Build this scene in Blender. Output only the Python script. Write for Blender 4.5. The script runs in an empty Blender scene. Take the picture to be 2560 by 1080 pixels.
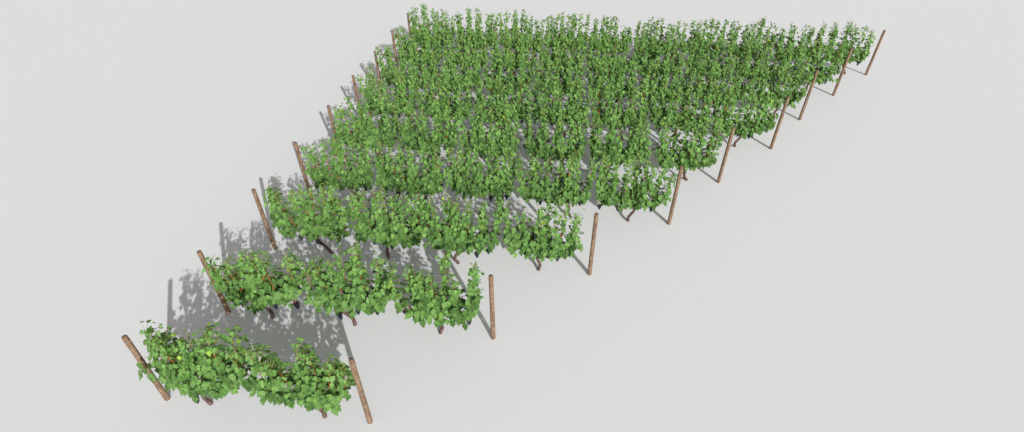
import bpy, math, random
import numpy as np
from mathutils import Vector

# ------------------------------------------------------------------ camera, light, exposure
sc = bpy.context.scene
C = sc.collection
cd = bpy.data.cameras.new('camera')
cam = bpy.data.objects.new('camera', cd)
C.objects.link(cam)
cam.location = (8.9295, -5.4779, 9.8214)
cam.rotation_euler = (math.radians(51.912), math.radians(0.187), math.radians(6.912))
cd.sensor_fit = 'HORIZONTAL'
cd.sensor_width = 36.0
cd.lens = 18.7476
cd.clip_start = 0.1
cd.clip_end = 3000
sc.camera = cam

SHADE = Vector((-2.11, 3.26, -2.0))                  # the way the sunlight travels
EL = math.atan2(2.0, math.hypot(2.11, 3.26))
AZ = math.atan2(2.11, -3.26)
world = bpy.data.worlds.new('World')
sc.world = world
world.use_nodes = True
nt = world.node_tree
bg = nt.nodes['Background']
sky = nt.nodes.new('ShaderNodeTexSky')
sky.sky_type = 'NISHITA'
sky.sun_disc = False
sky.sun_elevation = EL
sky.sun_rotation = AZ
hs = nt.nodes.new('ShaderNodeHueSaturation')         # an evenly grey, milky sky
hs.inputs['Saturation'].default_value = 0.0
nt.links.new(sky.outputs['Color'], hs.inputs['Color'])
nt.links.new(hs.outputs['Color'], bg.inputs['Color'])
bg.inputs['Strength'].default_value = 0.113

sl = bpy.data.lights.new('sun', 'SUN')
sl.energy = 3.9
sl.angle = math.radians(0.7)
sl.color = (1.0, 0.995, 0.99)
so = bpy.data.objects.new('sun', sl)
C.objects.link(so)
so.rotation_euler = SHADE.to_track_quat('-Z', 'Y').to_euler()

sc.view_settings.view_transform = 'Standard'
sc.view_settings.look = 'None'
sc.view_settings.exposure = 0.075
sc.view_settings.gamma = 1.0
sc.view_settings.use_curve_mapping = False

rng = np.random.default_rng(11)


# ------------------------------------------------------------------ materials
def material(name):
    m = bpy.data.materials.new(name)
    m.use_nodes = True
    return m, m.node_tree, m.node_tree.nodes['Principled BSDF']


def ramp(n, stops):
    r = n.nodes.new('ShaderNodeValToRGB')
    e = r.color_ramp.elements
    e[0].position, e[0].color = stops[0][0], (*stops[0][1], 1)
    e[1].position, e[1].color = stops[-1][0], (*stops[-1][1], 1)
    for p, c in stops[1:-1]:
        k = e.new(p)
        k.color = (*c, 1)
    return r


def noise_from(n, scale, detail, vec=(1, 1, 1)):
    tc = n.nodes.new('ShaderNodeTexCoord')
    mp = n.nodes.new('ShaderNodeMapping')
    mp.inputs['Scale'].default_value = vec
    nz = n.nodes.new('ShaderNodeTexNoise')
    nz.inputs['Scale'].default_value = scale
    nz.inputs['Detail'].default_value = detail
    n.links.new(tc.outputs['Object'], mp.inputs['Vector'])
    n.links.new(mp.outputs['Vector'], nz.inputs['Vector'])
    return nz


def bump_to(n, b, src, strength, dist):
    bp = n.nodes.new('ShaderNodeBump')
    bp.inputs['Strength'].default_value = strength
    bp.inputs['Distance'].default_value = dist
    n.links.new(src, bp.inputs['Height'])
    n.links.new(bp.outputs['Normal'], b.inputs['Normal'])


GROUND, n, b = material('pale matte ground')
nz = noise_from(n, 2.0, 3)
r = ramp(n, [(0.3, (0.699, 0.699, 0.700)), (0.7, (0.701, 0.701, 0.702))])
n.links.new(nz.outputs['Fac'], r.inputs['Fac'])
n.links.new(r.outputs['Color'], b.inputs['Base Color'])
b.inputs['Roughness'].default_value = 1.0
b.inputs['Specular IOR Level'].default_value = 0.0

LEAF, n, b = material('vine leaf')
at = n.nodes.new('ShaderNodeAttribute')
at.attribute_name = 'tint'
nz = noise_from(n, 60, 2)
r = ramp(n, [(0.3, (0.78, 0.78, 0.78)), (0.7, (1.18, 1.18, 1.18))])
mx = n.nodes.new('ShaderNodeMix')
mx.data_type = 'RGBA'
mx.blend_type = 'MULTIPLY'
mx.inputs[0].default_value = 1.0
n.links.new(nz.outputs['Fac'], r.inputs['Fac'])
n.links.new(at.outputs['Color'], mx.inputs[6])
n.links.new(r.outputs['Color'], mx.inputs[7])
n.links.new(mx.outputs[2], b.inputs['Base Color'])
b.inputs['Roughness'].default_value = 0.5
b.inputs['Specular IOR Level'].default_value = 0.3
tr = n.nodes.new('ShaderNodeBsdfTranslucent')
n.links.new(mx.outputs[2], tr.inputs['Color'])
ms = n.nodes.new('ShaderNodeMixShader')
ms.inputs[0].default_value = 0.27
n.links.new(b.outputs[0], ms.inputs[1])
n.links.new(tr.outputs[0], ms.inputs[2])
n.links.new(ms.outputs[0], n.nodes['Material Output'].inputs['Surface'])

CANE, n, b = material('cane skin')
at = n.nodes.new('ShaderNodeAttribute')
at.attribute_name = 'tint'
n.links.new(at.outputs['Color'], b.inputs['Base Color'])
b.inputs['Roughness'].default_value = 0.5

BARK, n, b = material('vine bark')
nz = noise_from(n, 38, 5, (1, 1, 0.16))
r = ramp(n, [(0.32, (0.02, 0.011, 0.009)), (0.5, (0.095, 0.05, 0.04)), (0.7, (0.2, 0.115, 0.095))])
n.links.new(nz.outputs['Fac'], r.inputs['Fac'])
n.links.new(r.outputs['Color'], b.inputs['Base Color'])
b.inputs['Roughness'].default_value = 0.9
bump_to(n, b, nz.outputs['Fac'], 0.9, 0.012)

WOOD, n, b = material('post wood')
nz = noise_from(n, 34, 6, (1, 1, 0.13))
r = ramp(n, [(0.28, (0.11, 0.067, 0.042)), (0.5, (0.215, 0.133, 0.077)), (0.72, (0.31, 0.203, 0.125))])
n2 = noise_from(n, 9, 4, (1, 1, 1.6))
r2 = ramp(n, [(0.35, (0.72, 0.7, 0.7)), (0.6, (1.05, 1.05, 1.05))])
mx = n.nodes.new('ShaderNodeMix')
mx.data_type = 'RGBA'
mx.blend_type = 'MULTIPLY'
mx.inputs[0].default_value = 0.8
n.links.new(nz.outputs['Fac'], r.inputs['Fac'])
n.links.new(n2.outputs['Fac'], r2.inputs['Fac'])
n.links.new(r.outputs['Color'], mx.inputs[6])
n.links.new(r2.outputs['Color'], mx.inputs[7])
n.links.new(mx.outputs[2], b.inputs['Base Color'])
b.inputs['Roughness'].default_value = 0.85
bump_to(n, b, nz.outputs['Fac'], 0.5, 0.006)

ENDGRAIN, n, b = material('post end grain')
tc = n.nodes.new('ShaderNodeTexCoord')
wv = n.nodes.new('ShaderNodeTexWave')
wv.wave_type = 'RINGS'
wv.rings_direction = 'Z'
wv.inputs['Scale'].default_value = 28
wv.inputs['Distortion'].default_value = 1.5
r = ramp(n, [(0.0, (0.12, 0.072, 0.052)), (1.0, (0.21, 0.135, 0.10))])
n.links.new(tc.outputs['Object'], wv.inputs['Vector'])
n.links.new(wv.outputs['Fac'], r.inputs['Fac'])
n.links.new(r.outputs['Color'], b.inputs['Base Color'])
b.inputs['Roughness'].default_value = 0.95

GRAPE, n, b = material('dark grape skin')
nz = noise_from(n, 90, 2)
r = ramp(n, [(0.35, (0.007, 0.007, 0.012)), (0.7, (0.022, 0.026, 0.05))])
n.links.new(nz.outputs['Fac'], r.inputs['Fac'])
n.links.new(r.outputs['Color'], b.inputs['Base Color'])
b.inputs['Roughness'].default_value = 0.45

WIRE, n, b = material('galvanised wire')
b.inputs['Base Color'].default_value = (0.55, 0.50, 0.42, 1)
b.inputs['Metallic'].default_value = 0.3
b.inputs['Roughness'].default_value = 0.5


# ------------------------------------------------------------------ mesh helpers
class Geo:
    """collects triangles/quads with a colour per vertex and links them as ONE mesh"""
    def __init__(self):
        self.v, self.c, self.f, self.n = [], [], [], 0

    def add(self, v, faces, col):
        v = np.asarray(v, float)
        if np.ndim(col) == 1:
            col = np.tile(col, (len(v), 1))
        self.v.append(v)
        self.c.append(np.asarray(col, float))
        self.f.append(np.asarray(faces) + self.n)
        self.n += len(v)

    def tube(self, pts, rad, sides=6, col=(1, 1, 1), cap=True, wob=0.0):
        pts = np.asarray(pts, float)
        k = len(pts)
        rad = np.broadcast_to(rad, (k,)).astype(float)
        t = np.gradient(pts, axis=0)
        t /= np.linalg.norm(t, axis=1)[:, None] + 1e-9
        ref = np.array([0, 1.0, 0.05]) if abs(t[0, 1]) < 0.9 else np.array([0, 0.05, 1.0])
        a = np.cross(t, ref)
        a /= np.linalg.norm(a, axis=1)[:, None]
        bb = np.cross(t, a)
        an = np.linspace(0, 2 * math.pi, sides, endpoint=False)
        rr = rad[:, None] * (1 + wob * rng.uniform(-1, 1, (k, sides)))
        ring = pts[:, None, :] + rr[..., None] * (a[:, None, :] * np.cos(an)[None, :, None] + bb[:, None, :] * np.sin(an)[None, :, None])
        v = ring.reshape(-1, 3)
        i = np.arange(k - 1)[:, None] * sides
        j = np.arange(sides)[None, :]
        j2 = (j + 1) % sides
        q = np.stack([i + j, i + sides + j, i + sides + j2, i + j2], -1).reshape(-1, 4)
        tri = np.concatenate([q[:, [0, 1, 2]], q[:, [0, 2, 3]]])
        if np.ndim(col) == 2:
            cc = np.repeat(np.asarray(col), sides, axis=0)
        else:
            cc = np.tile(col, (len(v), 1))
        if cap:
            v = np.concatenate([v, pts[:1], pts[-1:]])
            cc = np.concatenate([cc, cc[:1], cc[-1:]])
            m = k * sides
            jj = np.arange(sides)
            jn = (jj + 1) % sides
            c0 = np.stack([np.full(sides, m), jj, jn], -1)
            c1 = np.stack([np.full(sides, m + 1), (k - 1) * sides + jn, (k - 1) * sides + jj], -1)
            tri = np.concatenate([tri, c0, c1])
        self.add(v, tri, cc)

    def mesh(self, name, mat, smooth=True):
        v = np.concatenate(self.v)
        c = np.concatenate(self.c)
        f = np.concatenate(self.f).astype(np.int32)
        me = bpy.data.meshes.new(name)
        me.vertices.add(len(v))
        me.vertices.foreach_set('co', v.astype(np.float32).ravel())
        me.loops.add(f.size)
        me.loops.foreach_set('vertex_index', f.ravel())
        me.polygons.add(len(f))
        me.polygons.foreach_set('loop_start', np.arange(0, f.size, 3, dtype=np.int32))
        me.polygons.foreach_set('use_smooth', np.full(len(f), smooth))
        me.update(calc_edges=True)
        ca = me.color_attributes.new('tint', 'FLOAT_COLOR', 'POINT')
        ca.data.foreach_set('color', np.concatenate([c, np.ones((len(c), 1))], 1).astype(np.float32).ravel())
        me.materials.append(mat)
        return me


def link(name, me, parent=None, loc=(0, 0, 0)):
    o = bpy.data.objects.new(name, me)
    C.objects.link(o)
    o.location = loc
    if parent:
        o.parent = parent
    return o


def tag(o, label, cat, group=None):
    o['label'] = label
    o['category'] = cat
    if group:
        o['group'] = group
    return o


def spline(keys, k):
    """smooth curve through a few key points"""
    keys = np.asarray(keys, float)
    m = len(keys)
    t = np.linspace(0, m - 1, k)
    i = np.clip(t.astype(int), 0, m - 2)
    u = (t - i)[:, None]
    p = np.concatenate([2 * keys[:1] - keys[1:2], keys, 2 * keys[-1:] - keys[-2:-1]])
    p0, p1, p2, p3 = p[i], p[i + 1], p[i + 2], p[i + 3]
    return 0.5 * (2 * p1 + (p2 - p0) * u + (2 * p0 - 5 * p1 + 4 * p2 - p3) * u ** 2 + (3 * p1 - p0 - 3 * p2 + p3) * u ** 3)


# ------------------------------------------------------------------ the ground
g = Geo()
S = 900.0
g.add([(-S, -S, 0), (S, -S, 0), (S, S, 0), (-S, S, 0)], [(0, 1, 2), (0, 2, 3)], (0.7, 0.7, 0.7))
gr = link('ground', g.mesh('ground', GROUND, False))
gr['kind'] = 'structure'

# ------------------------------------------------------------------ layout
D = 2.37366
XL = [1.01, 1.02, 1.03, 1.06, 1.09, 1.05, 1.08, 1.05, 1.07]
XR = [5.37, 7.51, 9.70, 11.99, 13.81, 16.04, 17.70, 19.73, 21.91]
NUM = ['two', 'three', 'four', 'five', 'six', 'seven', 'eight', 'nine', 'ten']
ORD = ['first', 'second', 'third', 'fourth', 'fifth', 'sixth', 'seventh', 'eighth', 'ninth', 'tenth']


def row_name(i):
    if i == 0:
        return 'the front row of two vines'
    if i == 8:
        return 'the back row of ten vines'
    return 'the row of %s vines' % NUM[i]


# ------------------------------------------------------------------ posts
def post_mesh():
    g = Geo()
    z = np.array([0, 0.01, 0.35, 0.7, 1.05, 1.4, 1.75, 1.985, 1.997])
    rr = np.array([0.054, 0.0545, 0.054, 0.0535, 0.053, 0.0525, 0.052, 0.0515, 0.048])
    pts = np.stack([np.zeros(9), np.zeros(9), z], 1)
    g.tube(pts, rr, 22, (0.3, 0.18, 0.12))
    me = g.mesh('wooden_post', WOOD)
    me.materials.append(ENDGRAIN)
    for p in me.polygons:
        if p.normal.z > 0.95:
            p.material_index = 1
            p.use_smooth = False
    return me


pm = post_mesh()
for i in range(9):
    for side, x in (('left', XL[i]), ('right', XR[i])):
        o = link('wooden_post', pm, None, (x, i * D, 0))
        o.rotation_euler.z = rng.uniform(0, 6.28)
        if i == 0 and side == 'left':
            lb = 'brown wooden post half behind leaves at the left end of the front row'
        elif i == 0:
            lb = 'brown wooden post standing clear at the right end of the front row'
        else:
            lb = 'round brown wooden post at the %s end of %s' % (side, row_name(i))
        tag(o, lb, 'wooden post', 'wooden end posts of the vine rows')

# ------------------------------------------------------------------ trellis wires, wound once round each end post
WZ = [0.60, 1.01, 1.44, 1.88]
WN = ['lowest', 'second lowest', 'second highest', 'topmost']
for i in range(9):
    for k, z in enumerate(WZ):
        g = Geo()
        xl, xr, y = XL[i], XR[i], i * D
        xs = np.linspace(xl + 0.055, xr - 0.055, 14)
        g.tube(np.stack([xs, np.full(14, y), z - 0.008 * np.sin(np.linspace(0, math.pi, 14))], 1), 0.0016, 4)
        a = np.linspace(0, 2 * math.pi, 21)
        for xc in (xl, xr):
            g.tube(np.stack([xc + 0.0555 * np.cos(a), y + 0.0555 * np.sin(a), z + 0.006 * np.sin(a)], 1), 0.0026, 4, cap=False)
        o = link('trellis_wire', g.mesh('trellis_wire', WIRE))
        tag(o, 'thin pale %s wire strung between the posts of %s' % (WN[k], row_name(i)), 'trellis wire', 'thin wires strung along the vine rows')

# ------------------------------------------------------------------ leaf shape (unit length, base at origin, tip along +y)
half = np.array([(0.07, -0.15), (0.17, -0.24), (0.25, -0.14), (0.38, -0.19), (0.38, -0.04), (0.52, -0.02), (0.45, 0.10), (0.63, 0.18),
                 (0.52, 0.24), (0.64, 0.38), (0.48, 0.37), (0.50, 0.52), (0.30, 0.47), (0.39, 0.64), (0.27, 0.66), (0.29, 0.80), (0.16, 0.80), (0.12, 0.94), (0.06, 0.92)])
out = np.concatenate([[(0, -0.02)], half, [(0, 1.16)], half[::-1] * [-1, 1]])
mid = np.array([(0, 0.12), (0, 0.42), (0, 0.75), (0.25, 0.12), (-0.25, 0.12), (0.24, 0.36), (-0.24, 0.36)])


def leaf_template(jit):
    o = out.copy()
    o[1:] += rng.uniform(-jit, jit, o[1:].shape)
    m = len(o)
    c = np.array([[0, 0.30]])
    v = np.concatenate([o, c])
    f = np.array([(m, i, (i + 1) % m) for i in range(m)])
    f = f[:, [0, 1, 2]]
    return v, f


LEAVES = [leaf_template(0.025) for _ in range(8)]
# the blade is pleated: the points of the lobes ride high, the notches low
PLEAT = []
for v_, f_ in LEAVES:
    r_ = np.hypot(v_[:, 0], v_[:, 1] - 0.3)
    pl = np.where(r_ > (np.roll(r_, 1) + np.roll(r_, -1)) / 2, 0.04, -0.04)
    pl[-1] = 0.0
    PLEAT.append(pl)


def norm(a):
    return a / (np.linalg.norm(a, axis=-1, keepdims=True) + 1e-9)


def add_leaves(g, P, nrm, tip, size, col):
    """many leaves at once: P where the stalk meets the blade, nrm upper side, tip the way the blade points"""
    nrm = norm(nrm)
    tip = norm(tip - (tip * nrm).sum(1, keepdims=True) * nrm)
    side = np.cross(tip, nrm)
    n_ = len(P)
    which = rng.integers(0, len(LEAVES), n_)
    fold = rng.uniform(-0.05, 0.42, n_)
    curl = rng.uniform(0.0, 0.45, n_)
    wave = rng.uniform(0.02, 0.07, n_)
    ph = rng.uniform(0, 6.28, n_)
    for w in range(len(LEAVES)):
        m = np.where(which == w)[0]
        if not len(m):
            continue
        v, f = LEAVES[w]
        x = 0.80 * v[None, :, 0] * np.ones((len(m), 1))
        y = v[None, :, 1] * np.ones((len(m), 1))
        z = fold[m, None] * np.abs(x) - curl[m, None] * y ** 2 * 0.55 + wave[m, None] * np.sin(7 * x + 6 * y + ph[m, None]) - 0.35 * x ** 2
        z = z + PLEAT[w][None] * rng.uniform(0.5, 1.6, (len(m), 1))
        s = size[m, None, None]
        W = P[m, None, :] + s * (x[..., None] * side[m, None, :] + y[..., None] * tip[m, None, :] + z[..., None] * nrm[m, None, :])
        k = len(v)
        F = (f[None] + (np.arange(len(m)) * k)[:, None, None]).reshape(-1, 3)
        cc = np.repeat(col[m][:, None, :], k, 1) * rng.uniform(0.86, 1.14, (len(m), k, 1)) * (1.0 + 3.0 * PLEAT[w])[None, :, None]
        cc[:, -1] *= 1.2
        g.add(W.reshape(-1, 3), F, cc.reshape(-1, 3))


# ------------------------------------------------------------------ grape clusters: a few meshes shared by all vines
def ico():
    import bmesh
    bm = bmesh.new()
    bmesh.ops.create_icosphere(bm, subdivisions=1, radius=1)
    v = np.array([q.co[:] for q in bm.verts])
    f = np.array([[q.index for q in p.verts] for p in bm.faces])
    bm.free()
    return v, f


IV, IF = ico()


def grape_mesh():
    g = Geo()
    L = rng.uniform(0.17, 0.23)
    w = rng.uniform(0.055, 0.072)
    lean = rng.uniform(-0.1, 0.1, 2)
    t = 0.0
    while t < 1:
        ra = w * (1 - t) ** 0.7 * min(1, 0.6 + 3 * t) + 0.004
        k = max(1, int(2 * math.pi * ra / 0.024))
        for a in np.linspace(0, 2 * math.pi, k, endpoint=False) + rng.uniform(0, 6):
            r_ = ra * rng.uniform(0.8, 1.1)
            p = np.array([r_ * math.cos(a) + lean[0] * t * L, r_ * math.sin(a) + lean[1] * t * L, -0.02 - t * L + rng.uniform(-0.006, 0.006)])
            g.add(IV * rng.uniform(0.0125, 0.0155) + p, IF, (0.02, 0.02, 0.04))
        t += 0.095
    return g.mesh('grape_cluster', GRAPE)


def stalk_mesh():
    g = Geo()
    red = (0.6, 0.12, 0.025)
    g.tube(spline([(0, 0, -0.06), (0, 0.005, 0.0), (0.03, 0.015, 0.03), (0.07, 0.02, 0.035)], 8), 0.0048, 5, red)
    g.tube([(0, 0, -0.005), (0.02, -0.01, -0.03)], 0.003, 4, red)
    g.tube([(0, 0, -0.005), (-0.025, 0.0, -0.035)], 0.003, 4, red)
    return g.mesh('stalk', CANE)


GM = [grape_mesh() for _ in range(6)]
SM = stalk_mesh()

# ------------------------------------------------------------------ shapes seen in the photograph, per row: (x, height of the top leaves)
TOPS = {
    0: [(1.1, 1.95), (1.4, 2.05), (2.0, 2.22), (2.7, 2.3), (3.05, 2.15), (3.25, 1.75), (3.6, 1.95), (4.2, 2.12), (4.4, 1.85), (4.8, 1.95), (5.1, 1.7)],
    1: [(1.2, 1.75), (1.5, 1.8), (2.1, 2.1), (2.7, 2.12), (3.0, 1.85), (3.3, 1.75), (3.6, 1.9), (4.0, 2.15), (4.6, 2.3), (4.95, 2.1), (5.2, 1.85), (5.5, 2.05), (6.0, 2.05), (6.15, 1.85), (6.5, 2.35), (6.75, 2.0), (7.0, 2.3), (7.3, 1.75)],
    2: [(1.0, 1.7), (1.6, 2.0), (2.5, 2.08), (3.2, 2.05), (3.5, 1.85), (4.3, 2.2), (5.0, 2.2), (5.8, 2.15), (6.4, 1.95), (6.8, 1.7), (7.2, 2.05), (7.9, 1.75), (8.6, 2.2), (9.1, 2.0), (9.5, 1.85)],
    3: [(1.1, 1.95), (1.8, 1.95), (3.0, 2.05), (6, 2.1), (9, 2.1), (10.6, 2.15), (11.3, 2.05), (11.8, 1.75)],
    8: [(1.3, 2.3), (2.2, 2.2), (2.98, 2.08), (3.16, 1.9), (3.74, 2.25), (4.48, 2.22), (5.21, 2.05), (5.85, 2.22), (6.4, 2.3), (6.94, 1.95), (7.13, 1.7), (7.75, 2.08), (8.28, 2.18), (9.2, 2.26), (9.55, 1.95), (10.6, 2.18), (11.16, 1.75), (12.3, 2.2), (13.06, 1.92), (13.9, 2.02), (14.7, 2.15), (15.6, 2.1), (16.3, 2.03), (16.95, 2.3), (17.67, 1.85), (18.4, 2.1), (18.99, 1.9), (19.76, 2.25), (20.4, 2.27), (20.9, 1.95), (21.3, 2.08), (21.5, 1.75)],
}
# trunk foot x and fork x where the photograph shows them
TRUNK = {(0, 0): (1.97, 1.88), (0, 1): (4.43, 4.25), (1, 0): (2.14, 2.06), (1, 1): (4.20, 3.92), (1, 2): (6.27, 6.22),
         (2, 0): (2.66, 2.36), (2, 1): (4.28, 4.33), (2, 2): (6.20, 6.16), (2, 3): (8.37, 8.36),
         (3, 0): (2.60, 2.45), (3, 1): (4.75, 4.70), (3, 2): (7.15, 7.05), (3, 3): (9.12, 8.98), (3, 4): (10.81, 10.92),
         (4, 5): (12.80, 12.62), (5, 6): (14.80, 14.86), (8, 9): (21.0, 20.75)}

DARK = np.array([0.074, 0.152, 0.038])
MIDG = np.array([0.138, 0.275, 0.066])
LITE = np.array([0.225, 0.41, 0.105])
SUNWARD = np.array([0.42, -0.75, 0.50])            # leaves turn their faces to the light
YELL = np.array([0.30, 0.46, 0.065])


def make_vine(i, j, n, xc, hw):
    y0 = i * D
    lo_ = hw
    foot, fork = TRUNK.get((i, j), (None, None))
    if foot is None:
        foot = xc + rng.uniform(-0.25, 0.3)
        fork = foot + rng.uniform(-0.2, 0.15)
    fz = rng.uniform(0.5, 0.58)
    root = bpy.data.objects.new('grapevine', None)
    C.objects.link(root)
    root.location = (foot, y0, 0)
    root.empty_display_size = 0.3
    O = np.array([foot, y0, 0.0])

    # trunk and the two arms
    F = np.array([fork, y0 + rng.uniform(-0.03, 0.03), fz])
    s = rng.choice([-1, 1])
    b1 = O + (F - O) * 0.35 + np.array([s * rng.uniform(0.02, 0.06), rng.uniform(-0.03, 0.03), 0])
    b2 = O + (F - O) * 0.72 + np.array([-s * rng.uniform(0.0, 0.05), rng.uniform(-0.03, 0.03), 0])
    g = Geo()
    tp = spline([O + [0, 0, -0.03], O + [0, 0, 0.03], b1, b2, F, F + [0, 0, 0.05]], 26)
    u = np.linspace(0, 1, 26)
    rad = 0.042 - 0.006 * u + 0.01 * np.exp(-u * 14) + 0.006 * np.exp(-((u - 0.9) / 0.1) ** 2)
    g.tube(tp - O, rad, 12, (0.15, 0.08, 0.06), wob=0.13)
    link('trunk', g.mesh('trunk', BARK), root)
    arms = []
    for sd in (-1, 1):
        ex = xc + sd * lo_ * (rng.uniform(0.6, 0.72) if i < 2 else rng.uniform(0.68, 0.79))
        L = ex - F[0]
        yj = rng.uniform(-0.04, 0.04, 3)
        ap = spline([F + [0, 0, 0.0], F + [L * 0.12, yj[0], 0.07], F + [L * 0.4, yj[1], 0.13], F + [L * 0.7, yj[2], 0.14],
                     np.array([ex, y0, fz + 0.15])], 18)
        g = Geo()
        g.tube(ap - O, np.linspace(0.027, 0.012, 18), 9, (0.15, 0.08, 0.06), wob=0.14)
        link('cordon', g.mesh('cordon', BARK), root)
        arms.append(ap)
    allarm = np.concatenate([arms[0][::-1], arms[1]])
    ax, az, ay = allarm[:, 0], allarm[:, 2], allarm[:, 1]

    prof = TOPS.get(i)
    thin = (i, j) == (2, 3)
    K = 9
    fol = Geo()
    P, Nn, Tt, Sz, Cl, St = [], [], [], [], [], []
    canes = []
    ss = np.linspace(-1, 1, K) + rng.uniform(-0.10, 0.10, K)
    for k, q in enumerate(ss):
        bx = xc + q * lo_ * (0.64 if i < 2 else 0.71)
        bz = np.interp(bx, ax, az)
        by = np.interp(bx, ax, ay)
        tx = xc + q * lo_ * 0.89 + rng.uniform(-0.09, 0.09)
        if prof is not None:
            tz = np.interp(tx, [p_[0] for p_ in prof], [p_[1] for p_ in prof]) + rng.uniform(-0.12, 0.06)
        else:
            tz = rng.uniform(1.86, 2.28) - 0.16 * (abs(q) > 0.85)
        tz += 0.09 if 2 <= i < 8 else 0.03
        ty = y0 + rng.uniform(-0.26, 0.2)
        bow = rng.uniform(0.02, 0.09) * np.sign(q)
        cp = spline([(bx, by, bz), (bx + (tx - bx) * 0.35 + bow * abs(q), by + (ty - by) * 0.3 + rng.uniform(-0.06, 0.06), bz + (tz - bz) * 0.33),
                     (bx + (tx - bx) * 0.75 + bow * 0.7 * abs(q), by + (ty - by) * 0.6 + rng.uniform(-0.05, 0.05), bz + (tz - bz) * 0.68), (tx, ty, tz)], 22)
        t = np.linspace(0, 1, 22)[:, None]
        col = np.where(t < 0.55, np.array([0.72, 0.105, 0.025]) * (1 - t / 0.55) + np.array([0.60, 0.13, 0.035]) * (t / 0.55),
                       np.array([0.60, 0.13, 0.035]) * (1 - (t - 0.55) / 0.45) + np.array([0.34, 0.42, 0.08]) * ((t - 0.55) / 0.45))
        col[::4] *= 0.35
        g = Geo()
        g.tube(cp - O, np.linspace(0.0098, 0.003, 22), 6, col)
        link('cane', g.mesh('cane', CANE), root)
        canes.append(cp)
        # leaves along the cane
        ln = np.linalg.norm(np.diff(cp, axis=0), axis=1).sum()
        m = int(ln / 0.0158)
        if thin and q > 0.25:
            m = int(m * 0.62)
        tt = np.sort(rng.uniform(0.0, 1.0, m) ** 1.15)
        idx = tt * 21
        i0 = np.clip(idx.astype(int), 0, 20)
        node = cp[i0] + (cp[i0 + 1] - cp[i0]) * (idx - i0)[:, None]
        sgn = np.where(np.arange(m) % 2 == 0, -1.0, 1.0) * np.where(rng.uniform(size=m) < 0.12, -1, 1)
        shrink = 1 - 0.52 * tt ** 1.6
        off = np.stack([rng.normal(0, 0.072, m), sgn * rng.uniform(0.03, 0.30, m) * (1.0 - 0.4 * tt) * np.where(sgn < 0, 1.1, 0.9), rng.uniform(0.02, 0.14, m)], 1) * (0.45 + 0.55 * shrink[:, None])
        fr = 1.0 if rng.uniform() < 0.38 else 0.0
        off[:, 1] += 0.11 * fr
        pos = node + off
        size = rng.uniform(0.10, 0.17, m) * shrink
        nr = np.stack([rng.normal(0, 0.26, m) + 0.25 * q, sgn * rng.uniform(0.5, 1.0, m), rng.uniform(0.15, 0.95, m) + 0.35 * tt], 1)
        nr = norm(nr) + SUNWARD * rng.uniform(0.0, 0.9, (m, 1))
        tipd = np.stack([rng.normal(0, 0.28, m) + 0.2 * q, sgn * rng.uniform(0.1, 0.6, m), -np.ones(m) * rng.uniform(0.6, 1.1, m) + 0.2 * tt], 1)
        mixv = np.clip(rng.normal(0.45, 0.28, m) + 0.25 * tt, 0, 1)[:, None]
        cl = np.where(mixv < 0.5, DARK + (MIDG - DARK) * mixv * 2, MIDG + (LITE - MIDG) * (mixv - 0.5) * 2)
        yel = rng.uniform(size=m) < 0.002 + 0.035 * tt ** 4
        cl[yel] = YELL * rng.uniform(0.75, 1.05, (yel.sum(), 1))
        P.append(pos); Nn.append(nr); Tt.append(tipd); Sz.append(size); Cl.append(cl); St.append(node)
        # the growing tip: two small bright leaves
    # skirt of large leaves round the arms
    m = 56
    qx = rng.uniform(-1, 1, m)
    px = xc + qx * lo_ * 0.9
    zz = np.interp(px, ax, az) + 0.10 + (0.5 if i < 2 else 0.34) * np.abs(qx) ** 3 + rng.uniform(-0.03, 0.26, m)
    zz = zz + 0.27 * np.exp(-((px - fork) / 0.18) ** 2) + (-0.06 if i >= 3 else 0.06 if i < 2 else 0.0)
    sgn = np.where(rng.uniform(size=m) < 0.55, -1.0, 1.0)
    pos = np.stack([px, y0 + sgn * rng.uniform(0.08, 0.31, m), zz], 1)
    P.append(pos)
    St.append(np.stack([px, np.full(m, y0), zz - 0.03], 1))
    Nn.append(np.stack([rng.normal(0, 0.3, m), sgn * rng.uniform(0.7, 1.0, m), rng.uniform(0.1, 0.7, m)], 1) + SUNWARD * rng.uniform(0.0, 0.9, (m, 1)))
    Tt.append(np.stack([rng.normal(0, 0.4, m), sgn * 0.2 * np.ones(m), -np.ones(m)], 1))
    Sz.append(rng.uniform(0.13, 0.2, m))
    mixv = np.clip(rng.normal(0.4, 0.25, m), 0, 1)[:, None]
    Cl.append(DARK + (LITE - DARK) * mixv * 0.85)
    P, Nn, Tt, Sz, Cl, St = map(np.concatenate, (P, Nn, Tt, Sz, Cl, St))
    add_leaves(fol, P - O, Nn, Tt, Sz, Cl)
    # leaf stalks, three-sided
    A, B = St - O, P - O
    dv = norm(B - A)
    e1 = norm(np.cross(dv, np.array([0.3, 0.2, 1.0])))
    e2 = np.cross(dv, e1)
    vs = []
    for pt in (A, B):
        for a in (0, 2.094, 4.189):
            vs.append(pt + 0.0024 * (e1 * math.cos(a) + e2 * math.sin(a)))
    vs = np.stack(vs, 1)
    ff = np.array([(0, 3, 4), (0, 4, 1), (1, 4, 5), (1, 5, 2), (2, 5, 3), (2, 3, 0)])
    F_ = (ff[None] + (np.arange(len(P)) * 6)[:, None, None]).reshape(-1, 3)
    pc = np.repeat(np.where(rng.uniform(size=(len(P), 1)) < 0.12, np.array([[0.36, 0.09, 0.03]]), np.array([[0.26, 0.30, 0.07]])), 6, 0)
    fol.add(vs.reshape(-1, 3), F_, pc)
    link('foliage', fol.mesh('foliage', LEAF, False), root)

    # grapes
    ng = 4 if i < 2 else 5
    gx = np.linspace(-0.82, 0.82, ng) + rng.uniform(-0.12, 0.12, ng)
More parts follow.
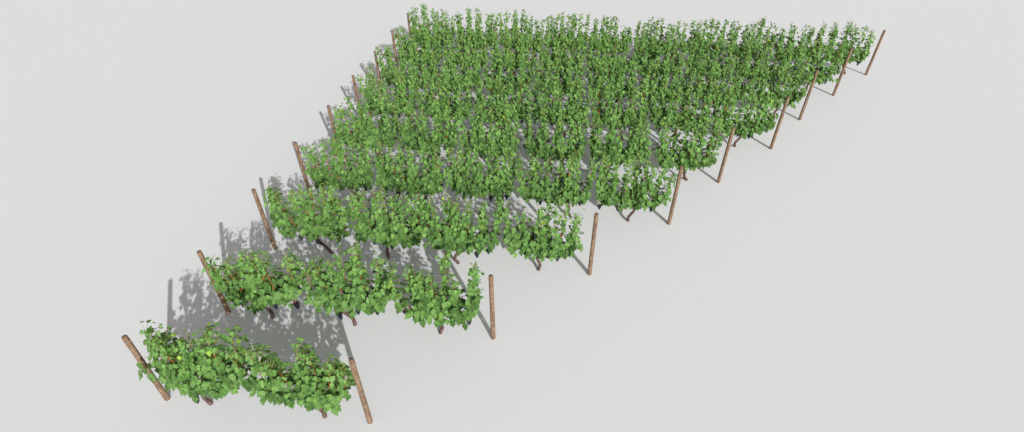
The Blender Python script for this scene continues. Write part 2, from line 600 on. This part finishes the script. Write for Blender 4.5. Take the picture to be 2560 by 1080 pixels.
    for k in range(ng):
        x = xc + gx[k] * lo_ * 0.85
        z = np.interp(x, ax, az) + rng.uniform(-0.06, 0.05) + 0.08 * (abs(gx[k]) > 0.7)
        y = y0 + (-1 if rng.uniform() < 0.62 else 1) * rng.uniform(0.08, 0.2)
        gc = link('grape_cluster', GM[rng.integers(0, 6)], root, (x - foot, y - y0, z))
        gc.rotation_euler.z = rng.uniform(0, 6.28)
        sz = rng.uniform(0.8, 1.05)
        gc.scale = (sz, sz, sz)
        link('stalk', SM, gc)

    # tendrils at the tips of some canes
    for k in rng.choice(K, 3, replace=False):
        e = canes[k][-2]
        g = Geo()
        d = np.array([rng.uniform(-0.12, 0.12), rng.uniform(-0.12, 0.12), rng.uniform(0.10, 0.2)])
        tq = np.linspace(0, 1, 16)[:, None]
        pts = e + d * tq + 0.02 * tq * np.concatenate([np.sin(9 * tq ** 2), np.cos(9 * tq ** 2), 0 * tq], 1)
        g.tube(pts - O, np.linspace(0.0024, 0.001, 16), 4, (0.5, 0.55, 0.12))
        g.tube(np.stack([pts[8], pts[8] + [0.03, -0.02, 0.05], pts[8] + [0.02, -0.05, 0.09]]) - O, 0.0014, 4, (0.5, 0.55, 0.12))
        link('tendril', g.mesh('tendril', CANE), root)
    return root


LOOK = {
    (0, 0): 'grapevine half covering the post at the left end of the front row',
    (0, 1): 'grapevine next to the clear post at the right end of the front row',
    (1, 0): 'spreading grapevine beside the post at the left end of the row of three vines',
    (1, 1): 'middle grapevine on a curved trunk in the row of three vines',
    (1, 2): 'grapevine with separate upright shoots at the right end of the row of three',
    (2, 0): 'grapevine with shoot crossing the post at the left end of the row of four',
    (2, 3): 'grapevine with thin gappy shoots at the right end of the row of four vines',
}

for i in range(9):
    n = i + 2
    xl, xr = (XL[i] + (0.10 if i < 3 else 0.17), XR[i] - (0.13 if i == 1 else 0.2)) if i else (XL[i] + 0.12, XR[i] - 0.2)
    w = (xr - xl) / n
    for j in range(n):
        xc = xl + (j + 0.5) * w
        hw = w / 2
        if i == 2:
            xc, hw = ((2.32, 1.17), (4.45, 1.05), (6.38, 1.0), (8.47, 1.02))[j]
        rt = make_vine(i, j, n, xc, hw)
        if (i, j) in LOOK:
            lb = LOOK[(i, j)]
        elif j == 0:
            lb = 'bushy grapevine by the post at the left end of ' + row_name(i)
        elif j == n - 1:
            lb = 'bushy grapevine by the post at the right end of ' + row_name(i)
        elif n % 2 == 1 and j == n // 2:
            lb = 'bushy green grapevine exactly in the middle of ' + row_name(i)
        elif j < n / 2:
            lb = 'bushy green grapevine, %s from the left in %s' % (ORD[j], row_name(i))
        else:
            lb = 'bushy green grapevine, %s from the right in %s' % (ORD[n - 1 - j], row_name(i))
        tag(rt, lb, 'grapevine', 'grapevines trained in rows')
